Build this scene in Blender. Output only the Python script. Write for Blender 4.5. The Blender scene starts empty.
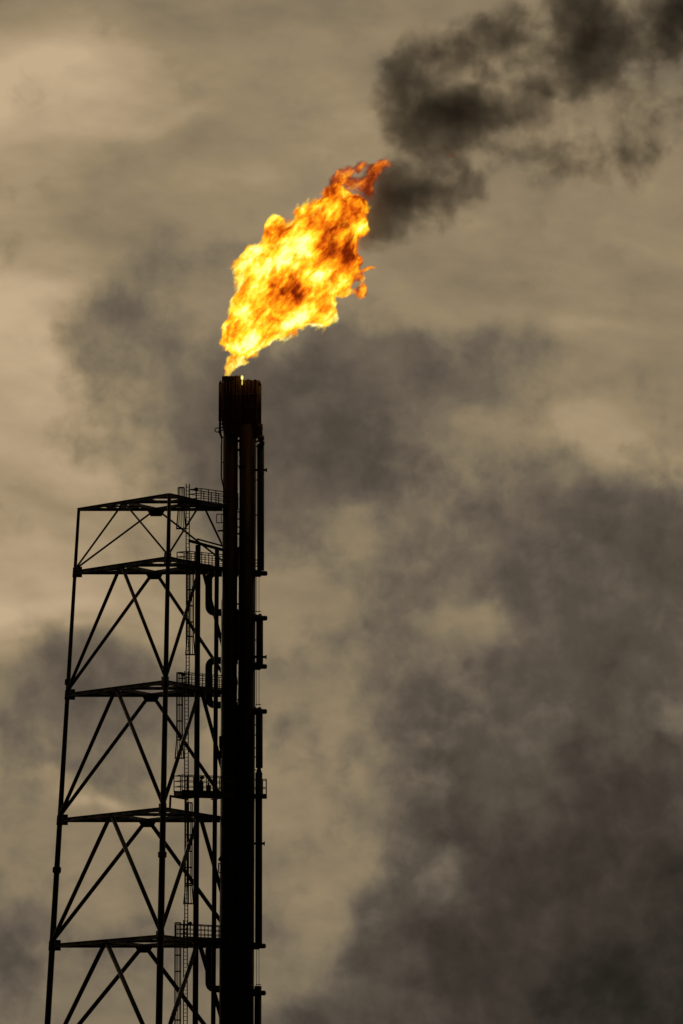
import bpy, bmesh, math, random
import numpy as np
from mathutils import Vector, Matrix
random.seed(7)
sc = bpy.context.scene
COL = sc.collection
R = math.radians

# ------------------------------------------------------------------ camera
F = 8500.0                       # focal length in pixels of the 1024 px tall frame
CAMZ = 1.7
D0 = 680.0                       # distance of the tower
PITCH = math.atan(68.3 / D0) - 2.5 / F
cd = bpy.data.cameras.new('camera'); cam = bpy.data.objects.new('camera', cd); COL.objects.link(cam)
cam.location = (0, 0, CAMZ); cam.rotation_euler = (math.pi / 2 + PITCH, 0, 0)
cd.sensor_fit = 'VERTICAL'; cd.sensor_height = 24; cd.sensor_width = 16; cd.lens = F / 1024 * 24
cd.clip_start = 1; cd.clip_end = 60000
sc.camera = cam
cp, sp_ = math.cos(PITCH), math.sin(PITCH)

def W(px, py, Y=D0):
    """photo measurement (683x1024) -> world metres on the vertical plane at distance Y"""
    a, b = (px - 341.5) / F, (512 - py) / F
    d = Vector((a, cp - b * sp_, sp_ + b * cp))
    return Vector((0, 0, CAMZ)) + d * (Y / d.y)

# ------------------------------------------------------------------ node helpers
class NT:
    dim = '3D'
    def __init__(s, tree): s.t = tree; s.n = tree.nodes; s.l = tree.links
    def new(s, typ, **kw):
        n = s.n.new(typ)
        for k, v in kw.items(): setattr(n, k, v)
        return n
    def put(s, sock, v):
        if hasattr(v, 'is_output') or isinstance(v, bpy.types.NodeSocket): s.l.new(v, sock)
        else: sock.default_value = v
    def m(s, op, a, b=None, c=None, clamp=False):
        n = s.new('ShaderNodeMath', operation=op, use_clamp=clamp)
        s.put(n.inputs[0], a)
        if b is not None: s.put(n.inputs[1], b)
        if c is not None: s.put(n.inputs[2], c)
        return n.outputs[0]
    def v(s, op, a, b=None, scale=None):
        n = s.new('ShaderNodeVectorMath', operation=op)
        s.put(n.inputs[0], a)
        if b is not None: s.put(n.inputs[1], b)
        if scale is not None: s.put(n.inputs['Scale'], scale)
        return n.outputs[1] if op in ('LENGTH', 'DISTANCE', 'DOT_PRODUCT') else n.outputs[0]
    def noise(s, vec, scale, detail=4, rough=.5, lac=2.0, dist=0.0, color=False):
        n = s.new('ShaderNodeTexNoise'); n.noise_dimensions = s.dim
        s.put(n.inputs['Vector'], vec); n.inputs['Scale'].default_value = scale
        n.inputs['Detail'].default_value = detail; n.inputs['Roughness'].default_value = rough
        n.inputs['Lacunarity'].default_value = lac; n.inputs['Distortion'].default_value = dist
        return n.outputs[1] if color else n.outputs[0]
    def rng(s, val, a, b, c=0.0, d=1.0, smooth=True):
        n = s.new('ShaderNodeMapRange', interpolation_type='SMOOTHSTEP' if smooth else 'LINEAR')
        s.put(n.inputs[0], val)
        for i, x in zip((1, 2, 3, 4), (a, b, c, d)): s.put(n.inputs[i], x)
        return n.outputs[0]
    def ramp(s, val, stops, interp='LINEAR'):
        n = s.new('ShaderNodeValToRGB'); cr = n.color_ramp; cr.interpolation = interp
        while len(cr.elements) < len(stops): cr.elements.new(.5)
        for e, (p, c) in zip(cr.elements, stops): e.position = p; e.color = (*c, 1)
        s.put(n.inputs[0], val); return n.outputs[0]
    def map(s, vec, loc, rot, scale, typ='TEXTURE'):
        n = s.new('ShaderNodeMapping', vector_type=typ); s.put(n.inputs[0], vec)
        n.inputs[1].default_value = loc; n.inputs[2].default_value = rot; n.inputs[3].default_value = scale
        return n.outputs[0]
    def blob(s, vec, loc, rad, rot=(0, 0, 0), amp=1.0, inner=0.0):
        mp = s.map(vec, loc, rot, rad)
        g = s.new('ShaderNodeTexGradient', gradient_type='SPHERICAL'); s.put(g.inputs[0], mp)
        return s.rng(g.outputs['Fac'], 0, 1 - inner, 0, amp)
    def blobs(s, vec, items):
        acc = None
        for it in items:
            o = s.blob(vec, *it)
            acc = o if acc is None else s.m('ADD', acc, o)
        return acc
    def warp(s, vec, scale, amp, detail=3, rough=.5):
        c = s.noise(vec, scale, detail, rough, color=True)
        c = s.v('SUBTRACT', c, (.5, .5, .5))
        return s.v('ADD', vec, s.v('SCALE', c, scale=amp))

def lin(c):
    return tuple(((x / 255) / 12.92 if x / 255 <= .04045 else ((x / 255 + .055) / 1.055) ** 2.4) for x in c)

# ------------------------------------------------------------------ world: low sun behind smoke clouds
w = bpy.data.worlds.new('World'); sc.world = w; w.use_nodes = True
w.node_tree.nodes.clear(); N = NT(w.node_tree); N.dim = '2D'
SUN_EL, SUN_ROT = R(14), R(-12)
tc = N.new('ShaderNodeTexCoord')
sky = N.new('ShaderNodeTexSky', sky_type='NISHITA'); sky.sun_disc = False
sky.sun_elevation = SUN_EL; sky.sun_rotation = SUN_ROT; sky.air_density = 2; sky.dust_density = 6
sx = N.new('ShaderNodeSeparateXYZ'); N.put(sx.inputs[0], tc.outputs['Generated'])
az = N.m('ARCTAN2', sx.outputs[0], sx.outputs[1])
el = N.m('ARCSINE', sx.outputs[2])
K = F / 100
U = N.m('MULTIPLY', az, K * .995)
V = N.m('MULTIPLY', N.m('SUBTRACT', el, PITCH), K)
cx = N.new('ShaderNodeCombineXYZ'); N.put(cx.inputs[0], U); N.put(cx.inputs[1], V)
P0 = cx.outputs[0]
GR = 1.0
def S(px, py, rx, ry, rot=0, amp=1.0, inner=0.0):      # cloud patch: position and size in hundredths of the field
    return (((px - 341.5) / 100, (512 - py) / 100, 0), (rx * GR / 100, ry * GR / 100, 9), (0, 0, R(rot)), amp, inner)
def puff(vec, scale, detail, rough, smooth=.7):        # cauliflower lumps
    n_ = N.new('ShaderNodeTexVoronoi', voronoi_dimensions='2D', feature='SMOOTH_F1'); N.put(n_.inputs['Vector'], vec)
    n_.inputs['Scale'].default_value = scale; n_.inputs['Detail'].default_value = detail; n_.inputs['Roughness'].default_value = rough
    n_.inputs['Smoothness'].default_value = smooth; n_.normalize = True
    return n_.outputs['Distance']
P1 = N.warp(P0, .7, .6, 1, .5)
P2 = N.warp(P1, 2.2, .26, 1, .5)
# high thin veil
base = N.ramp(N.rng(V, -5.2, 5.2, 0, 1, False), [(0.0, (.48,)*3), (.13, (.515,)*3), (.25, (.545,)*3), (.40, (.55,)*3), (.55, (.56,)*3), (.72, (.565,)*3), (.86, (.56,)*3), (1.0, (.535,)*3)])
light = N.blobs(P1, [S(60, 70, 110, 26, 6, .05), S(30, 610, 120, 22, 0, .06), S(650, 468, 110, 16, -14, .06), S(30, 300, 120, 18, 5, .03), S(500, 260, 200, 70, 0, -.02), S(60, 545, 150, 16, 3, .035), S(100, 640, 160, 14, -3, .04), S(50, 500, 160, 18, 2, -.03), S(60, 230, 200, 26, 3, -.035), S(110, 130, 150, 16, 9, .045), S(560, 330, 240, 22, -6, .025), S(560, 400, 240, 18, -8, -.02), S(-10, 90, 260, 100, 0, .21), S(-30, 340, 260, 210, 0, .17), S(0, 590, 280, 110, 0, .14), S(60, 470, 220, 110, 0, .045),
                     S(240, 165, 150, 28, 8, .045), S(620, 440, 200, 40, -12, .04), S(350, 790, 170, 190, 0, .03),
                     S(-20, 0, 130, 60, 0, -.05), S(130, 215, 260, 40, 0, -.03), S(683, 0, 300, 160, 0, -.05),
                     S(600, 300, 200, 160, 0, .0)])
st = N.noise(N.map(P0, (0, 0, 0), (0, 0, R(-12)), (1.7, .75, 1), 'TEXTURE'), 1.0, 8, .52)
st2 = N.noise(N.map(P0, (3, 1, 0), (0, 0, R(8)), (1.2, .6, 1), 'TEXTURE'), 2.2, 9, .55)
Lbg = N.m('ADD', N.m('ADD', base, light), N.m('ADD', N.m('MULTIPLY', N.m('SUBTRACT', st, .5), .20), N.m('MULTIPLY', N.m('SUBTRACT', st2, .5), .07)))
# the bright torn edge low on the left
Lbg = N.m('ADD', Lbg, N.blob(P2, *S(95, 802, 95, 16, -32, .13)))
# low dark clouds
GR = 1.38
dk = N.blobs(P2, [
    S(120, 318, 72, 58, -30, .72), S(190, 255, 85, 36, -15, .62), S(175, 400, 110, 110, 0, .62), S(215, 470, 70, 80, 0, .5), S(100, 400, 60, 60, 0, .25),
    S(310, 400, 130, 110, 0, .95), S(300, 470, 110, 90, 0, .6), S(410, 375, 130, 52, 8, .70), S(505, 362, 75, 42, 15, .45), S(380, 340, 60, 40, 0, .4),
    S(310, 520, 100, 90, 0, .55), S(400, 470, 90, 60, 0, .4), S(400, 620, 90, 60, 20, .35), S(300, 650, 70, 60, 0, .22), S(440, 560, 130, 70, 20, .62), S(530, 490, 110, 60, 0, .62), S(600, 550, 120, 100, 0, .7), S(680, 510, 70, 90, 30, .8),
    S(560, 640, 190, 110, 20, .75), S(650, 740, 150, 200, 0, .8), S(570, 800, 110, 80, 0, .3), S(500, 730, 130, 90, 25, .6), S(410, 800, 80, 70, 40, .42), S(385, 770, 90, 160, 10, .26), S(300, 860, 90, 60, 0, .12), S(400, 690, 80, 50, 30, .3),
    S(560, 880, 170, 150, 30, .8), S(640, 980, 260, 190, 20, 1.2), S(440, 985, 170, 95, 20, .9), S(410, 905, 60, 60, 0, .35), S(500, 830, 110, 70, 30, .5), S(370, 960, 60, 50, 0, .4), S(330, 1040, 130, 50, 10, .6), S(480, 900, 90, 60, 20, .3),
    S(115, 680, 110, 55, 8, .8), S(30, 735, 120, 90, 0, .62), S(180, 740, 130, 90, 0, .40), S(5, 960, 60, 90, 0, .8), S(140, 955, 110, 60, 0, .5),
    S(272, 905, 40, 60, 0, .35), S(60, 860, 90, 50, 0, .15), S(290, 690, 60, 80, 0, .2),
    S(345, 530, 34, 50, 25, -.38), S(360, 556, 40, 20, 0, -.2), S(292, 610, 80, 40, 0, -.35), S(465, 628, 90, 30, -14, -.32), S(515, 602, 50, 24, 20, -.24), S(450, 875, 46, 50, 40, -.42), S(480, 850, 40, 26, 20, -.3), S(585, 455, 90, 25, -20, -.2), S(480, 440, 70, 30, 0, .15), S(560, 700, 60, 50, 0, -.25), S(640, 590, 50, 50, 0, -.2),
    S(250, 690, 60, 30, 0, -.2), S(600, 820, 60, 26, 30, -.2),
])
P3 = N.warp(P0, 3.0, .12, 1, .5)
fb = N.noise(P3, 1.3, 12, .54)
fb2 = N.noise(N.v('ADD', P3, (4, 9, 0)), 3.4, 10, .54)
pf1 = puff(P3, 1.9, 2, .5, 1.0)
dd = N.m('ADD', dk, N.m('MULTIPLY', N.m('SUBTRACT', fb, .5), 1.35))
dd = N.m('ADD', dd, N.m('MULTIPLY', N.m('SUBTRACT', fb2, .5), .42))
dd = N.m('ADD', dd, N.m('MULTIPLY', N.m('SUBTRACT', .42, pf1), .42))
alpha = N.rng(dd, .08, 1.18, 0, 1)
core = N.rng(dd, .85, 2.1, 0, 1)
# dark cloud tone: lower and to the right it is deepest
Ld = N.m('ADD', N.rng(V, -5.2, 1.6, .225, .335, False), N.rng(U, -1.0, 3.4, .015, -.035, False))
Ld = N.m('SUBTRACT', N.m('ADD', Ld, .050), N.m('MULTIPLY', core, .03))
Ld = N.m('SUBTRACT', Ld, N.blobs(P2, [S(690, 1020, 260, 220, 0, .11), S(310, 420, 110, 90, 0, .075)]))
fb3 = N.noise(N.v('ADD', P3, (7, 3, 0)), 1.3, 10, .54)
Ld = N.m('SUBTRACT', Ld, N.m('MULTIPLY', N.m('SUBTRACT', fb2, .5), .11))
Ld = N.m('SUBTRACT', Ld, N.m('MULTIPLY', N.m('SUBTRACT', fb3, .5), .19))
mx = N.new('ShaderNodeMix', data_type='FLOAT'); N.put(mx.inputs[0], N.m('MULTIPLY', alpha, .93)); N.put(mx.inputs[2], Lbg); N.put(mx.inputs[3], Ld)
L = N.m('MINIMUM', mx.outputs[0], .74)
col = N.ramp(L, [(0.0, (0, 0, 0)), (.15, lin((39, 37, 33))), (.25, lin((64, 58, 52))), (.33, lin((85, 77, 68))), (.42, lin((107, 97, 83))), (.5, lin((128, 115, 93))),
                 (.58, lin((150, 132, 104))), (.66, lin((173, 152, 122))), (.75, lin((196, 172, 139)))])
# the lit cloud sheet is brightest toward the low sun and dies away behind the viewer
away = N.rng(sx.outputs[1], -.5, .95, .02, 1.0)
cb = N.new('ShaderNodeVectorMath', operation='SCALE'); N.put(cb.inputs[0], col); N.put(cb.inputs['Scale'], away)
ns = N.new('ShaderNodeVectorMath', operation='SCALE'); N.put(ns.inputs[0], sky.outputs[0]); ns.inputs['Scale'].default_value = .003
tot = N.v('ADD', N.v('SCALE', cb.outputs[0], scale=10.0), ns.outputs[0])
bg = N.new('ShaderNodeBackground'); N.put(bg.inputs[0], tot); bg.inputs[1].default_value = .1
w.cycles.sampling_method = 'NONE'
ow = N.new('ShaderNodeOutputWorld'); N.l.new(bg.outputs[0], ow.inputs[0])

sd = bpy.data.lights.new('sun', 'SUN'); so = bpy.data.objects.new('sun', sd); COL.objects.link(so)
sd.energy = .5; sd.angle = R(14); sd.color = (1, .86, .66)
sdir = Vector((math.sin(-SUN_ROT) * -1 * math.cos(SUN_EL), math.cos(SUN_ROT) * math.cos(SUN_EL), math.sin(SUN_EL)))   # toward the sun
so.rotation_euler = sdir.to_track_quat('Z', 'Y').to_euler()

# ------------------------------------------------------------------ materials
def steel(name, c, rough=.6, metal=.0, rust=(.022, .010, .006), amt=.5, scale=1.2, tip=None):
    m = bpy.data.materials.new(name); m.use_nodes = True; n = NT(m.node_tree)
    b = m.node_tree.nodes['Principled BSDF']; t = n.new('ShaderNodeTexCoord')
    streak = n.noise(n.map(t.outputs['Object'], (0, 0, 0), (0, 0, 0), (1, 1, .18), 'POINT'), scale, 6, .6)
    f = n.rng(streak, .42, .68, 0, amt)
    x = n.new('ShaderNodeMix', data_type='RGBA'); n.put(x.inputs[0], f); x.inputs[6].default_value = (*c, 1); x.inputs[7].default_value = (*rust, 1)
    if tip:                                     # flame-lit sheen painted into the base colour, stronger toward the top
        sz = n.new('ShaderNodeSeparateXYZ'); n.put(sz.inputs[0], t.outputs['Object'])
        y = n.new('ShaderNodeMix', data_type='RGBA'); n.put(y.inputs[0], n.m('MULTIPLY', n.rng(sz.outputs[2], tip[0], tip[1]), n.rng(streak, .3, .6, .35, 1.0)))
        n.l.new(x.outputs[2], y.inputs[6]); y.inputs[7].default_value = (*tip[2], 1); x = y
    n.put(b.inputs['Base Color'], x.outputs[2]); b.inputs['Roughness'].default_value = rough; b.inputs['Metallic'].default_value = metal
    n.put(b.inputs['Roughness'], n.rng(streak, .3, .7, rough - .1, rough + .15))
    bp = n.new('ShaderNodeBump'); bp.inputs['Strength'].default_value = .3; bp.inputs['Distance'].default_value = .02
    n.put(bp.inputs['Height'], n.noise(t.outputs['Object'], 9, 5, .6)); n.l.new(bp.outputs[0], b.inputs['Normal'])
    return m
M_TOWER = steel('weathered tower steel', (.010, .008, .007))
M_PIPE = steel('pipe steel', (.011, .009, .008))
M_SOOT_GLOW = steel('sooty flare tip with painted glow', (.016, .011, .009), .6, 0, (.03, .014, .009), .8, 2.0, (58, 80, (.14, .040, .025)))  # last tuple: reddish colour imitating the flame's light on the upper stack
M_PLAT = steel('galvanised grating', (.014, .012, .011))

# ------------------------------------------------------------------ mesh helpers
def _basis(d):
    d = d.normalized(); a = Vector((0, 0, 1)) if abs(d.z) < .9 else Vector((1, 0, 0))
    x = d.cross(a).normalized(); return x, d.cross(x).normalized()
def tube(bm, pts, r, seg=10, cap=True):
    """tube along a polyline; r is a number or one per point"""
    pts = [Vector(p) for p in pts]; rs = r if isinstance(r, (list, tuple)) else [r] * len(pts)
    rings = []; x, y = _basis(pts[1] - pts[0])
    for i, p in enumerate(pts):
        d = (pts[min(i + 1, len(pts) - 1)] - pts[max(i - 1, 0)]).normalized()
        x = (x - d * x.dot(d)).normalized(); y = d.cross(x)
        rings.append([bm.verts.new(p + (x * math.cos(2 * math.pi * k / seg) + y * math.sin(2 * math.pi * k / seg)) * rs[i]) for k in range(seg)])
    for a, b in zip(rings, rings[1:]):
        for k in range(seg):
            f = bm.faces.new((a[k], a[(k + 1) % seg], b[(k + 1) % seg], b[k])); f.smooth = True
    if cap: bm.faces.new(rings[0][::-1]); bm.faces.new(rings[-1])
def beam(bm, a, b, wd, ht):
    """box section from a to b, ht along the vertical side"""
    a, b = Vector(a), Vector(b); d = (b - a).normalized()
    up = Vector((0, 0, 1)) if abs(d.z) < .95 else Vector((0, 1, 0))
    x = d.cross(up).normalized(); z = x.cross(d).normalized()
    vs = [bm.verts.new(p + x * sx_ * wd / 2 + z * sz * ht / 2) for p in (a, b) for sx_, sz in ((-1, -1), (1, -1), (1, 1), (-1, 1))]
    for f in ((0, 1, 2, 3), (7, 6, 5, 4), (0, 4, 5, 1), (1, 5, 6, 2), (2, 6, 7, 3), (3, 7, 4, 0)): bm.faces.new([vs[i] for i in f])
def ibeam(bm, a, b, wd, ht, t=.03):
    """I section: two flanges and a web"""
    a, b = Vector(a), Vector(b); d = (b - a).normalized(); x = d.cross(Vector((0, 0, 1))).normalized(); z = x.cross(d).normalized()
    o = z * (ht / 2 - t / 2)
    beam(bm, a + o, b + o, wd, t); beam(bm, a - o, b - o, wd, t); beam(bm, a, b, t, ht - 2 * t - .002)
def box(bm, c, s):
    c = Vector(c); beam(bm, c - Vector((s[0] / 2, 0, 0)), c + Vector((s[0] / 2, 0, 0)), s[1], s[2])
SPLIT = {'node_can', 'node_plate', 'fitting', 'bracket', 'band', 'tie', 'hoop', 'nozzle_line', 'guide_rod', 'pipe_tie', 'valve', 'flange', 'rear_pipe', 'platform_post'}
def islands(bm):
    bm.verts.ensure_lookup_table(); bm.verts.index_update(); seen = set(); out = []
    for v in bm.verts:
        if v.index in seen: continue
        st_, grp = [v], []
        seen.add(v.index)
        while st_:
            a = st_.pop(); grp.append(a)
            for e in a.link_edges:
                b = e.other_vert(a)
                if b.index not in seen: seen.add(b.index); st_.append(b)
        out.append(grp)
    return out
def obj(name, bm, mat, parent=None, label=None):
    if name in SPLIT:
        isl = islands(bm)
        if len(isl) > 1:
            last = None
            for grp in isl:
                nb = bmesh.new(); mp = {v.index: nb.verts.new(v.co) for v in grp}
                fs = {f for v in grp for f in v.link_faces}
                for f in fs: nf = nb.faces.new([mp[v.index] for v in f.verts]); nf.smooth = f.smooth
                last = obj_one(name, nb, mat, parent, label)
            bm.free(); return last
    return obj_one(name, bm, mat, parent, label)
def obj_one(name, bm, mat, parent=None, label=None):
    bmesh.ops.recalc_face_normals(bm, faces=bm.faces)
    me = bpy.data.meshes.new(name); bm.to_mesh(me); bm.free(); me.materials.append(mat)
    o = bpy.data.objects.new(name, me); COL.objects.link(o)
    if parent:
        o.parent = parent; g = parent; off = Vector()
        while g: off += g.location; g = g.parent
        me.transform(Matrix.Translation(-off))
    if label: o['label'] = label
    return o
def BM(): return bmesh.new()
def thing(name, label, cat, loc, group=None):
    o = bpy.data.objects.new(name, None); COL.objects.link(o); o.location = loc; o['label'] = label; o['category'] = cat
    if group: o['group'] = group
    return o
def tag(o, label, cat, group=None):
    o['label'] = label; o['category'] = cat
    if group: o['group'] = group
def lerp(a, b, t): return Vector(a) + (Vector(b) - Vector(a)) * t

# ------------------------------------------------------------------ ground
gm = bpy.data.materials.new('dusty ground'); gm.use_nodes = True; n = NT(gm.node_tree); t = n.new('ShaderNodeTexCoord')
g1 = n.noise(t.outputs['Object'], .02, 8, .6); g2 = n.noise(t.outputs['Object'], 1.5, 8, .7)
n.put(gm.node_tree.nodes['Principled BSDF'].inputs['Base Color'], n.ramp(n.m('ADD', n.m('MULTIPLY', g1, .6), n.m('MULTIPLY', g2, .4)), [(.35, (.05, .042, .03)), (.65, (.13, .11, .08))]))
gm.node_tree.nodes['Principled BSDF'].inputs['Roughness'].default_value = .95
bm = BM(); bmesh.ops.create_grid(bm, x_segments=40, y_segments=40, size=30000)
g = obj('ground', bm, gm); g['kind'] = 'structure'

# ------------------------------------------------------------------ lattice tower
A1, A5 = W(78.8, 509, 680), W(52.4, 943, 680)
B1, B5 = W(169.3, 496.5, 668.3), W(160.7, 934, 665.2)
C1, C5 = W(233.5, 509, 680), W(235.5, 943, 680.4)
def leg_at(p, q, z): return lerp(p, q, (p.z - z) / (p.z - q.z))
LEGS = [(A1, A5), (B1, B5), (C1, C5)]
Z = [W(79, y).z for y in (509.5, 572.5, 695, 820.3, 945.8)]
Z += [Z[4] - 10, Z[4] - 20]
tower = thing('lattice_tower', 'tall black triangular steel lattice tower standing left of the burning flare stack', 'tower', Vector((leg_at(*LEGS[1], 0).x, 672, 0)))
def legr(z): return .125 + .125 * min(1, (Z[0] - z) / (Z[0] - Z[4]))
for i, (p, q) in enumerate(LEGS):
    bm = BM(); zs = [Z[0] + .1] + Z[1:] + [0.3]
    tube(bm, [leg_at(p, q, z) for z in zs], [legr(z) + (.025 if i == 1 else 0) for z in zs], 14)
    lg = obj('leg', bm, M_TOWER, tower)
    bm = BM()                                   # thickened node cans
    for z in Z[1:]:
        tube(bm, [leg_at(p, q, z + .42), leg_at(p, q, z + .36), leg_at(p, q, z - .36), leg_at(p, q, z - .42)], [legr(z) + .01, legr(z) + .05, legr(z) + .05, legr(z) + .01], 14)
    obj('node_can', bm, M_TOWER, lg)
    bm = BM()                                   # node plates reaching toward the two girders
    for z in Z[1:]:
        c = leg_at(p, q, z)
        for j in (1, 2):
            d = leg_at(*LEGS[(i + j) % 3], z) - c; d.normalize(); a_ = c + d * (legr(z) + .052)
            beam(bm, a_ + Vector((0, 0, .04)), a_ + d * .38 + Vector((0, 0, .04)), .06, .86)
    obj('node_plate', bm, M_TOWER, lg)
    for zj in (W(0, 682).z, W(0, 870).z if i != 1 else W(0, 857, 669).z):
        bm = BM(); r = legr(zj)                 # bolted flange joints
        for dz in (-.1, .1): tube(bm, [leg_at(p, q, zj + dz - .08), leg_at(p, q, zj + dz + .08)], r + .12, 16)
        for k in range(10):
            c = leg_at(p, q, zj) + Vector((math.cos(k * .628), math.sin(k * .628), 0)) * (r + .07)
            tube(bm, [c - Vector((0, 0, .23)), c + Vector((0, 0, .23))], .03, 6)
        tube(bm, [leg_at(p, q, zj - .3), leg_at(p, q, zj), leg_at(p, q, zj + .3)], [r + .02, r + .13, r + .02], 12)
        obj('flange_joint', bm, M_TOWER, lg)
    bm = BM(); b0 = leg_at(p, q, 0); tube(bm, [b0, b0 + Vector((0, 0, .5))], .9, 20)
    obj('footing', bm, gm, tower)
for k, z in enumerate(Z):
    n3 = [leg_at(p, q, z) for p, q in LEGS]; mid = [(n3[i] + n3[(i + 1) % 3]) / 2 for i in range(3)]; cen = sum(n3, Vector()) / 3
    thick = .24 if k == 0 else .30
    for i in range(3):
        bm = BM(); ibeam(bm, n3[i], n3[(i + 1) % 3], thick * 1.2, thick, .04)
        obj('girder', bm, M_TOWER, tower)
    bm = BM()                                   # plan bracing
    for i in range(3):
        beam(bm, mid[i] + Vector((0, 0, .02)), mid[(i + 1) % 3] + Vector((0, 0, .02)), .28, .24)
        # short struts from the corner region to the inner triangle
        a, b, c = n3[i], mid[i], mid[(i + 2) % 3]
        beam(bm, lerp(a, b, .5) - Vector((0, 0, .03)), lerp(b, c, .5) - Vector((0, 0, .03)), .20, .14)
        beam(bm, lerp(a, c, .5) - Vector((0, 0, .05)), lerp(b, c, .5) - Vector((0, 0, .05)), .20, .14)
        beam(bm, lerp(a, b, .5) + Vector((0, 0, .05)), lerp(a, c, .5) + Vector((0, 0, .05)), .20, .14)
    obj('plan_bracing', bm, M_TOWER, tower)
    for i in range(3):
        d = (n3[(i + 1) % 3] - n3[i]).normalized()
        if k < len(Z) - 1:
            lo = [leg_at(p, q, Z[k + 1]) for p, q in LEGS]
            r = .08 if k == 0 else (.128 + .014 * k)
            for s, tgt in ((-1, lo[i]), (1, lo[(i + 1) % 3])):
                bm = BM(); top = mid[i] + d * s * (.42 if k == 0 else .30) - Vector((0, 0, .28))
                end = lerp(tgt + Vector((0, 0, .35 if k else .25)), top, .01)
                tube(bm, [top, end], r, 10); obj('brace', bm, M_TOWER, tower)
        # gusset plate hanging under the mid point (deeper on the far face)
        bm = BM(); gw, gh = (.55, .42) if i == 2 else (.42, .36)
        nrm = d.cross(Vector((0, 0, 1))).normalized(); vs = []
        for sgn in (-.05, .05):
            for u, v_ in ((-gw * 1.25, 0), (gw * 1.25, 0), (gw * .8, -gh), (-gw * .8, -gh)):
                vs.append(bm.verts.new(mid[i] + d * u + Vector((0, 0, v_ - .13)) + nrm * sgn))
        for f in ((0, 1, 2, 3), (7, 6, 5, 4), (0, 4, 5, 1), (1, 5, 6, 2), (2, 6, 7, 3), (3, 7, 4, 0)): bm.faces.new([vs[j] for j in f])
        obj('gusset_plate', bm, M_TOWER, tower)

# ------------------------------------------------------------------ pipe rack inside the tower
rack = thing('pipe_support', 'pair of slim black support columns with sloping top beam between tower and stack', 'pipe support', Vector((W(205, 545).x, 675, 0)))
pc = []
for (xa, xb, r, yt) in ((198.0, 195.3, .22, 545), (217.0, 213.2, .18, 549)):
    a, b = W(xa, yt, 675.5), W(xb, 1024, 675.5)
    bm = BM(); g0 = lerp(a, b, (a.z - .2) / (a.z - b.z)); tube(bm, [a, g0], [r, r * 1.12], 14); obj('column', bm, M_PIPE, rack); pc.append(a)
bm = BM(); ibeam(bm, W(188.5, 540.5, 675), W(223, 550, 675.8), .2, .22); obj('top_beam', bm, M_PIPE, rack)
bm = BM(); beam(bm, W(197, 539, 674.4), W(223, 546, 675.2), .12, .12); obj('top_rail', bm, M_PIPE, rack)

# ------------------------------------------------------------------ platforms
bd = (B1 - C1); bd.z = 0
def platform(px0, px1, py, Y0, Y1, rail_h=1.12, width=1.1, posts=6, brackets=True, thick=.16):
    z = W(px0, py, Y0).z
    a = W(px0, py, Y0); a.z = z; b = W(px1, py, Y1); b.z = z
    d = (b - a).normalized(); nr = Vector((d.y, -d.x, 0))     # toward the viewer
    bm = BM()
    beam(bm, a, b, .09, thick); beam(bm, a + nr * width, b + nr * width, .09, thick)
    k = int((b - a).length / .55) + 1
    for i in range(k + 1):
        p = lerp(a, b, i / k); beam(bm, p + nr * .05, p + nr * (width - .05), .05, thick * .7)
    deck = obj('platform', bm, M_PLAT, tower)
    bm = BM(); gz = Vector((0, 0, thick / 2 + .02))
    beam(bm, lerp(a, b, .002) + nr * width / 2 + gz, lerp(b, a, .002) + nr * width / 2 + gz, width + .1, .035)
    obj('grating', bm, M_PLAT, deck)
    bm = BM()
    for side in (0, 1):
        o = nr * width * side + Vector((0, 0, thick / 2 + .04))
        for h in (1, .66, .33): tube(bm, [a + o + Vector((0, 0, rail_h * h)), b + o + Vector((0, 0, rail_h * h))], .042 if h == 1 else .03, 6)
        beam(bm, a + o + Vector((0, 0, .07)), b + o + Vector((0, 0, .07)), .012, .12)
        for i in range(posts + 1):
            p = lerp(a, b, i / posts) + o; tube(bm, [p, p + Vector((0, 0, rail_h))], .045, 6)
    o = Vector((0, 0, thick / 2 + .04))
    for h in (1, .66, .33): tube(bm, [a + o + Vector((0, 0, rail_h * h)), a + nr * width + o + Vector((0, 0, rail_h * h))], .04, 6)
    obj('railing', bm, M_PLAT, deck)
    if brackets:
        bm = BM()
        for tt in (.25, .75):
            p = lerp(a, b, tt) - Vector((0, 0, thick / 2 + .06)); beam(bm, p - nr * .3, p + nr * width, .08, .1)
        obj('bracket', bm, M_TOWER, deck)
    return z
zp1 = platform(189, 226, 505, 673.2, 677.2, 1.12, 1.2, 5)
zp2 = platform(177, 226, 567.5, 673.4, 677.4, 1.1, 1.2, 7)
zp3 = platform(178, 226, 689, 673.4, 677.4, 1.1, 1.2, 7)
zp4 = platform(174, 226, 795, 672.8, 675.0, 1.3, 1.4, 8, True, .34)
zp5 = platform(176, 226, 940, 673.4, 677.4, 1.1, 1.2, 7)
# posts carrying the intermediate platform from the level below
bm = BM(); tube(bm, [W(170.5, 795, 671.5), W(169.8, 811, 671.5)], .09, 8); tube(bm, [W(186, 797, 671.5), W(186, 812, 671.5)], .07, 8); beam(bm, W(170, 796, 671.5), W(188, 799, 671.8), .12, .18)
obj('platform_post', bm, M_TOWER, tower)

for (x, y, Y) in ((196, 489, 673), (183, 674, 672.5), (202, 777, 673), (190, 923, 673)):      # platform floodlights on short stalks
    c = W(x, y, Y); bm = BM(); tube(bm, [c - Vector((0, 0, .9)), c], .04, 6); tube(bm, [c + Vector((0, .05, .02)), c + Vector((.02, -.16, -.05))], [.08, .17], 12)
    obj('floodlight', bm, M_PLAT, tower)
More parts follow.
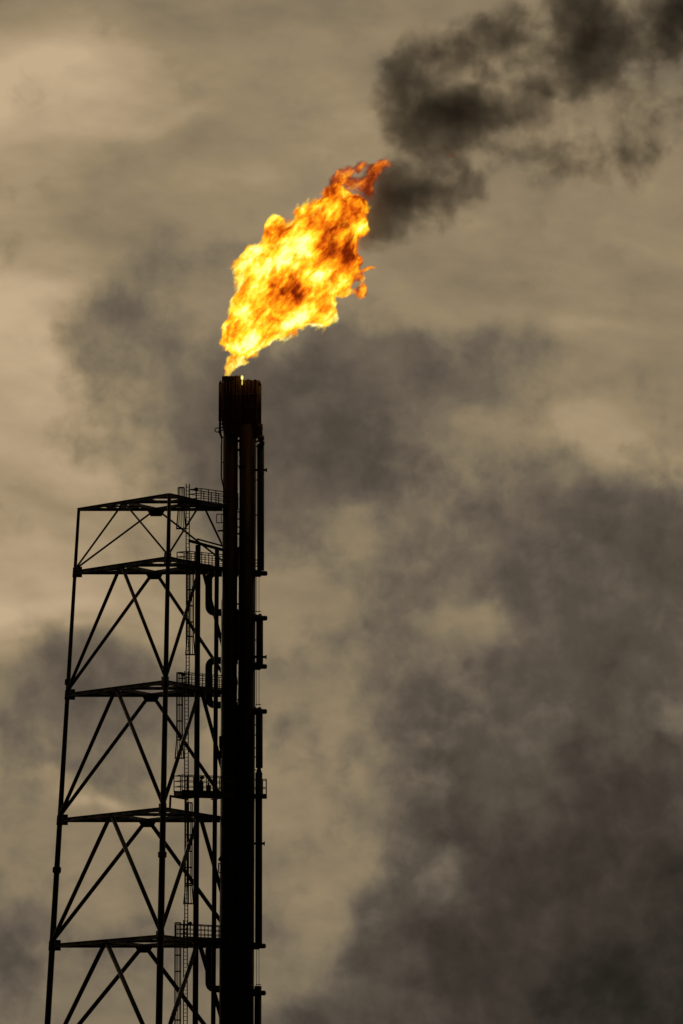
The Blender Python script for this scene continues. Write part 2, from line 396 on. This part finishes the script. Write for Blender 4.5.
# control cabinets standing on the intermediate platform
for (x0, x1, y0, y1) in ((193.5, 197.5, 778, 793), (199, 203.5, 782, 793), (206, 211, 785, 793)):
    a, b = W(x0, y1, 673.6), W(x1, y0, 673.6); bm = BM(); box(bm, (a + b) / 2, (b.x - a.x, .5, b.z - a.z))
    tube(bm, [W((x0 + x1) / 2, y0, 673.6), W((x0 + x1) / 2, y0 - 2.5, 673.6)], .07, 8); obj('cabinet', bm, M_PLAT, tower)

# ------------------------------------------------------------------ ladders with cages
def ladder(xl, xr, y0, y1, Y):
    bm = BM(); a, b = W(xl, y0, Y), W(xr, y0, Y); zb = W(xl, y1, Y).z
    for p in (a, b):
        q = Vector((p.x, p.y, zb)); beam(bm, p, q, .085, .08)
    k = int((a.z - zb) / .3)
    for i in range(k):
        z = zb + .15 + i * .3; tube(bm, [(a.x, Y, z), (b.x, Y, z)], .024, 5)
    return obj('ladder', bm, M_PLAT, tower)
def cage(par, xl, xr, y0, y1, Y, bell=True, step=1.28):
    bm = BM(); a, b = W(xl, y0, Y), W(xr, y0, Y); z0, z1 = a.z, W(xl, y1, Y).z
    cx_, r = (a.x + b.x) / 2, (b.x - a.x) / 2
    def pt(ang, rr, z): return Vector((cx_ + math.cos(ang) * rr, Y - .05 - math.sin(ang) * rr * 1.2, z))
    angs = [math.pi * i / 6 for i in range(7)]
    zt = z1 + (1.45 if bell else 0)
    rb = r * 1.5
    for i in (0, 1, 2, 3, 4, 5, 6):
        pts = [pt(angs[i], r, z0), pt(angs[i], r, zt)] + ([pt(angs[i], rb, z1)] if bell else [])
        tube(bm, pts, .034, 5)
    z = z0
    hoops = []
    while z > zt - .01: hoops.append((z, r)); z -= step
    if bell: hoops.append((z1, rb)); hoops.append((zt, r))
    for z, rr in hoops:
        p = [pt(math.pi * i / 12, rr, z) for i in range(13)] 
        for u, v_ in zip(p, p[1:]): beam(bm, u, v_, .03, .11)
        beam(bm, p[0], p[-1], .03, .07)
    return obj('safety_cage', bm, M_PLAT, par)
l = ladder(186.2, 189.4, 484, 568, 671.6); cage(l, 178.0, 184.5, 488, 529, 671.9)
l = ladder(186.4, 189.4, 548, 690, 671.8); cage(l, 187.2, 193.8, 574, 655, 671.4)
l = ladder(184.8, 188.4, 671, 797, 671.6); cage(l, 176.6, 182.8, 673, 758.5, 671.9)
l = ladder(185.0, 188.0, 775, 942, 671.4); cage(l, 185.4, 192.4, 803, 904, 671.1)
l = ladder(183.6, 187.4, 920, 1110, 671.6); cage(l, 174.8, 181.0, 923, 1110, 671.9)

# ------------------------------------------------------------------ flare stack
YS = 676.0
stack = thing('flare_stack', 'tall twin-barrelled dark flare stack with sooty fluted tip and flame on top', 'flare stack', Vector((W(239, 500, YS).x, YS, 0)))
def vpipe(bm, x0, x1, ya, yb, Y, seg=28, taper=1.0):
    """upright pipe whose outline spans x0..x1 from ya down to yb (yb None = ground)"""
    a = W((x0 + x1) / 2, ya, Y); zb = .0 if yb is None else W(0, yb, Y).z
    r = (x1 - x0) / 2 / F * math.hypot(Y, a.z)
    tube(bm, [a, Vector((a.x - .0035 * (a.z - zb), Y, zb))], [r, r * taper], seg); return a, r
bm = BM(); vpipe(bm, 222.7, 238.1, 425, None, YS, 32, 1.04); r1 = obj('riser', bm, M_SOOT_GLOW, stack)
bm = BM(); vpipe(bm, 239.0, 256.5, 425, None, YS, 32, 1.0); r2 = obj('riser', bm, M_SOOT_GLOW, stack)
bm = BM(); vpipe(bm, 221.2, 231.2, 600, None, YS + 1.5, 24, 1.05); vpipe(bm, 233, 241.5, 612, 657.5, YS + 1.2, 20); vpipe(bm, 233, 243.5, 707, 944, YS + 1.2, 20); obj('rear_pipe', bm, M_PIPE, stack)
# flange rings and weld bands on the risers
for (x0, x1, ys) in ((223.2, 236.9, (462, 520, 548, 613, 660, 735, 800, 860, 920, 985)), (239.3, 255.4, (468, 534, 549, 613, 657, 709, 770, 830, 905, 945, 986))):
    bm = BM()
    for y in ys:
        c = W((x0 + x1) / 2, y, YS); c.x -= .0035 * (W(0, 425, YS).z - c.z); r = (x1 - x0) / 2 / F * D0 + .05
        tube(bm, [c + Vector((0, 0, .09)), c - Vector((0, 0, .09))], r, 32)
    obj('band', bm, M_PIPE, stack)
# ties bridging the slit between the risers
bm = BM()
for y in (436, 441, 450, 466, 512, 519, 527, 533.5): beam(bm, W(236, y, YS - .3), W(240.5, y, YS - .3), .1, .1 if y > 460 else .2)
for y0, y1 in ((547, 575), (610, 660), (705, 1024)):
    beam(bm, W(238.2, y0, YS - .1), W(238.2, y1, YS - .1), .5, .3)
for y in (604, 700): beam(bm, W(237, y, YS - .3), W(241, y, YS - .3), .1, .12)
obj('tie', bm, M_PIPE, stack)
# fluted tips
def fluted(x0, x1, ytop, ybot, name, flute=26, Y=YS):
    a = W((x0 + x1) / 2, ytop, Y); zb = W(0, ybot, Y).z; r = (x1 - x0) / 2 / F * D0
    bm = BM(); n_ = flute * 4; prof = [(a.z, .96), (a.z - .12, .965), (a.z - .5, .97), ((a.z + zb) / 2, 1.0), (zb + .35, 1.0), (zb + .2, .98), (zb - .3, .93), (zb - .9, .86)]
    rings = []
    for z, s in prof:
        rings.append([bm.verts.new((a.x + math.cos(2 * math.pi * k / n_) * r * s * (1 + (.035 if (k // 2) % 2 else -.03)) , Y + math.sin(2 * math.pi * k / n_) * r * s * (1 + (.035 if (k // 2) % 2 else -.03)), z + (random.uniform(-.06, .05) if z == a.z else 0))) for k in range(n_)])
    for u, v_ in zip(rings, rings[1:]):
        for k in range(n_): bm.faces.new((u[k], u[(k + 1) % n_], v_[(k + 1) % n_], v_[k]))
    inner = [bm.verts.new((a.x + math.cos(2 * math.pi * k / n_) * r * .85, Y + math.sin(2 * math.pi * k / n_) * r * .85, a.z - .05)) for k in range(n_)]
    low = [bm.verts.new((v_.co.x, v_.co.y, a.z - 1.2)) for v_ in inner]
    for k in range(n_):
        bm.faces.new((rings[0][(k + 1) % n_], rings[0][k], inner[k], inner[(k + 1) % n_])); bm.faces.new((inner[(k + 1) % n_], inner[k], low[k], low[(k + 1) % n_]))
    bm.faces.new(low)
    return obj(name, bm, M_SOOT_GLOW, stack)
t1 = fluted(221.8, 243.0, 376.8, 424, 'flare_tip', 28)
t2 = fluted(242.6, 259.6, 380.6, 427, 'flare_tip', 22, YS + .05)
# hoop with lugs round both tips, the small pipes clipped to their sides
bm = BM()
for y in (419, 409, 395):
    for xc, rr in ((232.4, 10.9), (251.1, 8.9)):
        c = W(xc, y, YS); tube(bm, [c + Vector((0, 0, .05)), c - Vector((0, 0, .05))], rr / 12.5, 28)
obj('hoop', bm, M_SOOT_GLOW, stack)
def curve_pipe(name, pts, r, mat, par, seg=10, smooth=.45):
    """pipe along corners, each corner rounded"""
    P = [Vector(p) for p in pts]; out = [P[0]]
    for i in range(1, len(P) - 1):
        a, b, c = P[i - 1], P[i], P[i + 1]; k = min(smooth, (b - a).length * .45, (c - b).length * .45)
        p0, p2 = b + (a - b).normalized() * k, b + (c - b).normalized() * k
        for t_ in (0, .2, .4, .6, .8, 1): out.append((1 - t_) ** 2 * p0 + 2 * t_ * (1 - t_) * b + t_ ** 2 * p2)
    out.append(P[-1]); bm = BM(); tube(bm, out, r, seg); return obj(name, bm, mat, par)
YP = YS - .6
# steam pipes and igniter lines up the sides of the tips
bm = BM(); vpipe(bm, 218.6, 221.9, 384, 421, YP, 14); tube(bm, [W(220.3, 380.5, YP), W(220.3, 384, YP)], [.06, .13], 12); obj('steam_pipe', bm, M_SOOT_GLOW, stack)
bm = BM(); vpipe(bm, 258.2, 261.6, 386, 424, YP, 14); tube(bm, [W(259, 381, YP), W(259.9, 386, YP)], [.1, .135], 12); obj('steam_pipe', bm, M_SOOT_GLOW, stack)
bm = BM()
for x in (223.5, 226, 229.5, 233, 236.5, 240, 245, 249, 253, 257):
    a = W(x, 381 + random.uniform(-1, 1), YS - .95); tube(bm, [a, a - Vector((0, 0, 3.2 + random.uniform(-.5, .5)))], .035, 6)
obj('nozzle_line', bm, M_SOOT_GLOW, stack)
curve_pipe('pilot_line', [W(220.5, 421, YP), W(220.6, 432, YP), W(222, 439, YP), W(221.5, 444, YP), W(221.3, 478, YP), W(223.5, 486, YP), W(224, 500, YP)], .06, M_SOOT_GLOW, stack, 8, .4)
curve_pipe('pilot_line', [W(219.4, 421, YP), W(219.4, 433, YP), W(221.5, 438, YP)], .05, M_SOOT_GLOW, stack, 8)
bm = BM()                                          # little ring bracket sticking out on the left
cc = W(217.4, 430, YP); pr = [cc + Vector((math.cos(a) * .2, 0, math.sin(a) * .17)) for a in [i * math.pi / 6 for i in range(13)]]
tube(bm, pr, .045, 6, False); tube(bm, [W(218, 431.5, YP), W(223, 430, YP)], .05, 6); tube(bm, [W(218.5, 432, YP), W(223.2, 438, YP)], .05, 6); tube(bm, [W(219, 424, YP), W(223.5, 424, YP)], .06, 6)
tube(bm, [W(219.5, 427.5, YP), W(223.5, 427.5, YP)], .05, 6)
obj('bracket', bm, M_SOOT_GLOW, stack)
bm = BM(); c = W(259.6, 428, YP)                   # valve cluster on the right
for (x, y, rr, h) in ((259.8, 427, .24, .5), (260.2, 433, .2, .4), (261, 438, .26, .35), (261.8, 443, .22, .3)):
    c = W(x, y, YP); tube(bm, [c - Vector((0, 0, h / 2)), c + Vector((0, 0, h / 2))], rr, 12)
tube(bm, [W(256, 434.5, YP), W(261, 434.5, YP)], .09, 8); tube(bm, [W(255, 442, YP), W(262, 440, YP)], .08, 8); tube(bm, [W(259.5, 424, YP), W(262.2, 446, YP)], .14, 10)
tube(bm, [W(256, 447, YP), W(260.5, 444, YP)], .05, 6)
obj('valve', bm, M_SOOT_GLOW, stack)
# small fittings on the left of the stack under the top platform
bm = BM()
for x0, y0, x1, y1 in ((216.6, 514, 216.6, 523), (221.3, 514, 221.3, 523)): beam(bm, W(x0, y0, YP), W(x1, y1, YP), .06, .06)
for y in (514.2, 522.8): beam(bm, W(216.6, y, YP), W(223.5, y, YP), .06, .07)
beam(bm, W(217.5, 531, YP), W(223.5, 530.5, YP), .2, .12)
for y in (738, 742, 746): tube(bm, [W(219, y, YP), W(222.5, y, YP)], .16, 8)
tube(bm, [W(220.6, 736, YP), W(220.6, 758, YP)], .08, 8); tube(bm, [W(219, 858, YP), W(222.5, 860, YP)], .2, 10); tube(bm, [W(218.6, 864, YP), W(218.6, 872, YP)], .05, 8)
beam(bm, W(218, 863, YP), W(223, 865, YP), .08, .08); beam(bm, W(218, 873, YP), W(223, 872, YP), .08, .08)
obj('fitting', bm, M_PIPE, stack)

# ------------------------------------------------------------------ looping side pipe: runs down the right, jogs to the left at each expansion loop
YB = YS + 1.9
gas = thing('looped_gas_pipe', 'thin black gas pipe down the right of the stack with square loops on its left', 'pipe', Vector((W(260, 500).x, YB, 0)))
rp = .29
def run(pts): return curve_pipe('pipe_run', pts, rp, M_PIPE, gas, 14, .55)
YF = YS - .4
segs = [[(260.6, 444), (260.6, 570.5)], [(259.6, 618), (259.6, 667)], [(259.2, 711), (259.2, 768)], [(258.8, 772.5), (258.6, 944)], [(258, 986), (257.5, 1160)]]
for (xa, ya), (xb, yb) in segs:
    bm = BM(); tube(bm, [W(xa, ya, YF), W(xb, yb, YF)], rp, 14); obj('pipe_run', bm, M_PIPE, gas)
# each loop leaves slightly lower on the right than on the left
def loop(yl0, yl1, yr0, yr1):
    xr = 260.4 - (yr0 - 573) * .004
    run([W(xr + .5, yr0, YF - .02), W(xr - 5, yr0, YF), W(250, yl0, YB), W(208.8, yl0, YB), W(208.8, yl1, YB), W(250, yl1, YB), W(xr - 5, yr1, YF), W(xr + .5, yr1, YF - .02)])
    bm = BM()
    for y in (yr0, yr1):
        tube(bm, [W(xr - .5, y, YF), W(xr + 5.4, y, YF), W(xr + 6.6, y, YF), W(xr + 7.1, y, YF)], [.2, .2, .17, .08], 14)
    tube(bm, [W(xr - .5, yr1 - 4.5, YF), W(xr - .5, yr1 + 2, YF)], [.1, .42], 12)
    obj('flange', bm, M_PIPE, gas)
loop(573.2, 612.5, 573.4, 618.2); loop(660.5, 705, 666.5, 711.5); loop(945, 989, 946, 993)
# thin guide rods spanning the missing stretches, small ties and stubs
bm = BM()
for y0, y1 in ((575, 613), (668, 706), (948, 986)):
    for x in (256.6, 259.0): tube(bm, [W(x, y0, YF), W(x, y1, YF)], .022, 6)
    beam(bm, W(255.6, y1 - 1.5, YF), W(261, y1 - 1.5, YF), .05, .06)
obj('guide_rod', bm, M_PIPE, gas)
bm = BM()
for y, x in ((470, 267), (657, 266.5), (843.5, 264.8)):
    tube(bm, [W(254, y, YF), W(x, y, YF)], .1, 10); c = W(x - .5, y, YF); tube(bm, [c - Vector((.05, 0, 0)), c + Vector((.05, 0, 0))], .17, 10)
for y in (480, 515, 560, 563, 566, 640, 656, 725, 735, 748, 757, 770, 790, 800, 895, 930, 934, 940): beam(bm, W(255, y, YF), W(258.5, y, YF), .08, .09)
tube(bm, [W(259.1, 765, YF), W(259.0, 769, YF), W(258.9, 775, YF)], [.3, .15, .3], 12)
obj('pipe_tie', bm, M_PIPE, gas)
# small balcony on the right side of the stack
z = W(262, 796.5, YS).z
bal = thing('side_balcony', 'small railed black service balcony jutting from the right side of the stack', 'balcony', W(262, 797, YS))
bm = BM(); x0, x1 = W(254, 0, YS).x, W(267.6, 0, YS).x
beam(bm, (x0, YS - .2, z), (x1, YS - .2, z), 1.6, .3); obj('deck', bm, M_PLAT, bal)
bm = BM(); h = W(0, 780, YS).z - z
for yy in (-1.0, .6):
    for hh in (1, .5): tube(bm, [(x0, YS + yy, z + h * hh), (x1 - .04, YS + yy, z + h * hh)], .035, 6)
    for xx in (x1 - .05, (x0 + x1) / 2 + .2): tube(bm, [(xx, YS + yy, z + .1), (xx, YS + yy, z + h)], .045, 6)
for hh in (1, .5): tube(bm, [(x1 - .05, YS - 1, z + h * hh), (x1 - .05, YS + .6, z + h * hh)], .04, 6)
obj('railing', bm, M_PLAT, bal)

# ------------------------------------------------------------------ hulls for flame and smoke
T0 = W(230, 378, YS)            # top of the stack: local origin of flame and smoke
def hull(name, items, grow, mat, vox=.25, loc=None, disp=0, par=None):
    bm = BM()
    for it in items:
        c, r, rot = it[0], it[1], it[2] if len(it) > 2 else (0, 0, 0)
        from mathutils import Euler
        M = Matrix.Translation(c) @ Euler(rot).to_matrix().to_4x4() @ Matrix.Diagonal((r[0] * grow, r[1] * grow, r[2] * grow, 1))
        bmesh.ops.create_icosphere(bm, subdivisions=3, radius=1, matrix=M)
    me = bpy.data.meshes.new(name); bm.to_mesh(me); bm.free(); me.materials.append(mat)
    o = bpy.data.objects.new(name, me); COL.objects.link(o)
    if par: o.parent = par
    else: o.location = loc or T0
    md = o.modifiers.new('remesh', 'REMESH'); md.mode = 'VOXEL'; md.voxel_size = vox; md.use_smooth_shade = False
    return o
def B(px, py, rx, rz, rot=0, amp=1.0, inner=0.0, y=0.0, ry=None):
    """puff in local metres: photo position, half sizes in px, tilt in the picture plane"""
    s = 12.5
    return (((px - 230) / s, y, (378 - py) / s), (rx / s, (ry or (rx + rz) / 2) / s, rz / s), (0, -R(rot), 0), amp, inner)

# ---- flame
FL = [B(240, 342, 20, 22, 20), B(253, 325, 29, 32), B(270, 305, 48, 46, 20), B(270, 272, 42, 44, 0), B(300, 292, 46, 44, 20), B(303, 252, 44, 44, 30),
      B(322, 230, 36, 38, 30), B(340, 212, 31, 34, 0), B(335, 252, 31, 38, 0), B(322, 306, 20, 28, 0), B(252, 266, 15, 20, 0), B(274, 226, 17, 15, 30), B(357, 205, 10, 14, 0), B(340, 276, 19, 22, 0), B(350, 243, 12, 22, 10), B(338, 190, 18, 12, 0), B(360, 228, 11, 14, 0), B(357, 262, 10, 10, 0), B(233, 335, 15, 24, -10)]
FL = [(c, tuple(x * 1.22 for x in r), rot, 1.0, 0.0) for c, r, rot, a, i in FL]
def flame_mat(name, items, thr=(.36, .74), wamp=1.6, heat_bias=0.0, dens=14.0, cool=True, fine=1.0, gain=1.0, namp=.68, step=.1, big=.9):
    m = bpy.data.materials.new(name); m.use_nodes = True; m.node_tree.nodes.clear(); n = NT(m.node_tree)
    t = n.new('ShaderNodeTexCoord').outputs['Object']
    p1 = n.warp(t, .55 * fine, wamp, 2, .5)
    f = n.blobs(p1, items)
    f = n.m('MINIMUM', f, 1.1)
    streaky = n.map(t, (0, 0, 0), (0, -R(52), 0), (1.75, 1.1, .95))
    nz = n.noise(streaky, 1.05 * fine, 10, .68)
    dd = n.m('ADD', f, n.m('MULTIPLY', n.m('SUBTRACT', nz, .5), namp * 2))
    lo_ = n.noise(t, .38 * fine, 2, .5); dd = n.m('ADD', dd, n.m('MULTIPLY', n.m('SUBTRACT', lo_, .5), big))
    den = n.m('POWER', n.rng(dd, thr[0], thr[1], 0, 1, False), 2.0)
    # heat: billowed texture + cold pockets of unburnt gas
    nh = n.noise(n.warp(streaky, 1.0 * fine, .9, 3), .68 * fine, 9, .60)
    nf = n.noise(streaky, 3.0 * fine, 8, .66)
    h = n.m('ADD', n.m('MULTIPLY', n.m('SUBTRACT', nh, .5), 2.5), n.m('MULTIPLY', n.m('SUBTRACT', nf, .5), 1.05))
    h = n.m('ADD', h, .76 + heat_bias)
    h = n.m('SUBTRACT', h, n.rng(dd, thr[0], thr[1] + .18, .20, 0))
    if cool:
        pk = n.blobs(n.warp(t, .9, .9, 4), [B(284, 296, 40, 24, 25, .62, 0, 0, 999), B(276, 318, 16, 12, 0, .35, 0, 0, 999), B(334, 252, 32, 38, 0, .62, 0, 0, 999), B(350, 215, 34, 34, 0, .30, 0, 0, 999), B(252, 326, 26, 20, 0, .20, 0, 0, 999),
                          B(362, 262, 24, 60, 0, .34, 0, 0, 999), B(350, 190, 50, 34, 20, .20, 0, 0, 999), B(262, 232, 24, 20, 0, .2, 0, 0, 999), B(275, 228, 22, 16, 0, .2, 0, 0, 999), B(250, 290, 30, 50, 0, -.14, 0, 0, 999), B(308, 320, 40, 22, 20, -.18, 0, 0, 999), B(290, 255, 60, 20, 35, -.12, 0, 0, 999)])
        h = n.m('SUBTRACT', h, pk)
    c = n.ramp(h, [(0.0, (.16, .014, .001)), (.12, (.34, .035, .002)), (.26, (.72, .11, .004)), (.38, (1.05, .22, .006)), (.50, (1.2, .42, .010)), (.64, (1.3, .76, .018)), (.80, (1.4, 1.05, .08)), (1.0, (1.7, 1.5, .55))])
    k = n.m('MULTIPLY', den, dens)
    em = n.new('ShaderNodeEmission'); n.put(em.inputs[0], c); n.put(em.inputs[1], n.m('MULTIPLY', k, gain))
    ab = n.new('ShaderNodeVolumeAbsorption'); ab.inputs[0].default_value = (0, 0, 0, 1); n.put(ab.inputs[1], k)
    ad = n.new('ShaderNodeAddShader'); n.l.new(em.outputs[0], ad.inputs[0]); n.l.new(ab.outputs[0], ad.inputs[1])
    o = n.new('ShaderNodeOutputMaterial'); n.l.new(ad.outputs[0], o.inputs['Volume'])
    m.cycles.volume_step_rate = step
    try: m.cycles.volume_interpolation = 'LINEAR'
    except Exception: pass
    return m
FM = flame_mat('burning gas', FL)
fl = hull('gas_flame', FL, 1.08, FM, .22)
tag(fl, 'huge bright yellow and orange gas flame blowing up to the right above the stack', 'flame')
# red ragged wisps breaking off the top and right side
def wisp(items, label_, **kw):
    m = flame_mat('thin fire', items, cool=False, **kw); o = hull('flame_wisp', items, 1.0, m, .1, par=fl); o['label'] = label_; return o
WT = [B(348, 168, 16, 7, 14), B(362, 165, 14, 7, 10), B(373, 172, 7, 13, -20), B(335, 175, 14, 5, 25), B(366, 180, 9, 7, 30), B(386, 162, 14, 5, 10), B(350, 178, 18, 6, 0), B(338, 180, 14, 5, 30), B(378, 168, 8, 12, -30), B(352, 186, 20, 9, 0), B(330, 190, 12, 9, 35), B(370, 190, 8, 16, 0)]
WT = [(c, tuple(x * 1.5 for x in r), rot, .8, 0) for c, r, rot, a, i in WT]
wisp(WT, 'ragged red streamer torn off the top of the flame', thr=(.43, 1.0), wamp=1.1, heat_bias=-.60, dens=2.6, fine=2.0, namp=.75, big=.3)
WR = [B(362, 290, 7, 11, -15), B(358, 276, 10, 6, 10), B(368, 268, 12, 3, 15), B(344, 292, 14, 7, 10)]
WR = [(c, tuple(x * 1.4 for x in r), rot, .9, 0) for c, r, rot, a, i in WR]
wisp(WR, 'small orange lick of fire on the right edge', thr=(.32, .6), wamp=.5, big=.3, heat_bias=-.30, dens=3.5, fine=2.0, namp=.5)
WS = [B(452, 153, 6, 5, 0)]
WS = [(c, tuple(x * 1.5 for x in r), rot, .9, 0) for c, r, rot, a, i in WS]
wisp(WS, 'faint red spark of fire drifting in the smoke', thr=(.45, .8), wamp=.3, heat_bias=-.50, dens=.8, big=.3, fine=2.5, namp=.6)
WB = [B(230, 366, 5, 9, 10), B(236, 362, 8, 8, 30), B(244, 362, 8, 5, 0), B(231, 361, 5, 10, 10), B(227, 371, 4, 8, 20), B(225.5, 376, 4, 4, 0), B(238, 356, 7, 7, 0), B(226, 340, 7, 14, -15)]
WB = [(c, tuple(x * 1.4 for x in r), rot, .9, 0) for c, r, rot, a, i in WB]
wisp(WB, 'thin thread of fire joining the flame to the stack', thr=(.36, .70), wamp=.4, big=.3, heat_bias=-.05, dens=2.0, fine=2.6, namp=.55)
PF = [B(242.2, 379, 2.2, 4.2, 0, 1, 0, -.9, 2), B(242.4, 384, 1.2, 4.5, 0, 1, 0, -1.0, 1.5)]
PF = [(c, r, rot, 1.2, 0) for c, r, rot, a, i in PF]
m = flame_mat('pilot fire', PF, thr=(.15, .5), big=.1, wamp=.15, heat_bias=.2, dens=8, cool=False, fine=3, gain=1.0, namp=.3)
pf = hull('pilot_flame', PF, 1.15, m, .04); tag(pf, 'tiny yellow pilot flame licking the rim of the stack', 'flame')

# ---- smoke
SM = [B(380, 190, 34, 40, 0, .9), B(372, 228, 26, 26, 0, .8), B(405, 182, 36, 34, 0, .85), B(425, 205, 46, 34, 15, .55), B(455, 182, 44, 30, 0, .42), B(400, 232, 34, 20, 0, .5), B(388, 206, 36, 30, 0, .6), B(440, 175, 50, 30, 0, .4), B(445, 135, 60, 26, 0, .5), B(410, 140, 30, 24, 0, .5),
      B(403, 100, 36, 52, 0, .75), B(398, 66, 26, 30, 0, .7), B(432, 118, 44, 44, -20, .8), B(425, 60, 44, 40, 0, .5), B(466, 106, 46, 28, -5, 2.2), B(450, 40, 50, 36, 15, .55), B(500, 22, 50, 34, 15, .45), B(490, 60, 50, 50, 0, .35), B(505, 112, 50, 24, 25, .65), B(545, 88, 50, 28, 30, .62),
      B(592, 35, 38, 60, -12, 1.1), B(575, -10, 42, 46, -10, .9), B(600, 70, 34, 30, 20, .6), B(540, 35, 50, 46, 0, .38), B(655, 30, 56, 44, 25, .6), B(705, 0, 80, 60, 20, .7),
      B(565, 168, 44, 32, 0, .36), B(628, 160, 54, 38, 10, .36), B(520, 150, 80, 44, 10, .28), B(600, 110, 100, 60, 10, .22), B(690, 110, 80, 60, 10, .25), B(790, -60, 110, 90, 20, .7), B(560, -70, 80, 60, 0, .5), B(470, 215, 60, 30, 0, .25)]
SM = [(Vector(c) + Vector((0, .6 + .02 * c[0] , 0)), (r[0] * 1.3, r[1] * .62, r[2] * 1.3), rot, a, i) for c, r, rot, a, i in SM]
sm = bpy.data.materials.new('oily black smoke'); sm.cycles.volume_step_rate = .2; sm.use_nodes = True; sm.node_tree.nodes.clear(); n = NT(sm.node_tree)
t = n.new('ShaderNodeTexCoord').outputs['Object']
p1 = n.warp(t, .25, 1.8, 2, .5); p2 = n.warp(p1, .75, 1.25, 4, .6)
f = n.blobs(p2, SM)
nz = n.noise(p1, .52, 8, .60)
dd = n.m('ADD', f, n.m('MULTIPLY', n.m('SUBTRACT', nz, .5), 1.75))
gate = n.rng(f, .0, .3)
den = n.m('MULTIPLY', n.m('MULTIPLY', n.rng(dd, .08, .92), gate), n.rng(f, 1.0, 2.6, .72, 1.35))
so_ = n.new('ShaderNodeVolumeScatter'); so_.inputs['Color'].default_value = (.66, .56, .50, 1); n.put(so_.inputs['Density'], n.m('MULTIPLY', den, .75)); so_.inputs['Anisotropy'].default_value = .2
ab = n.new('ShaderNodeVolumeAbsorption'); ab.inputs[0].default_value = (.22, .16, .125, 1); n.put(ab.inputs[1], den)
ad = n.new('ShaderNodeAddShader'); n.l.new(so_.outputs[0], ad.inputs[0]); n.l.new(ab.outputs[0], ad.inputs[1])
o = n.new('ShaderNodeOutputMaterial'); n.l.new(ad.outputs[0], o.inputs['Volume'])
sk = hull('smoke_plume', SM, 1.12, sm, .5); tag(sk, 'dark brown-black smoke plume billowing from the flame to the upper right', 'smoke')

# ------------------------------------------------------------------ render settings
sc.view_settings.view_transform = 'Standard'; sc.view_settings.look = 'None'; sc.view_settings.exposure = 0; sc.view_settings.gamma = 1
sc.render.engine = 'CYCLES'
cy = sc.cycles
cy.use_denoising = True; cy.max_bounces = 4; cy.diffuse_bounces = 2; cy.glossy_bounces = 2; cy.volume_bounces = 1; cy.transparent_max_bounces = 16
cy.volume_step_rate = 1.0; cy.volume_max_steps = 400
cy.sample_clamp_indirect = 4
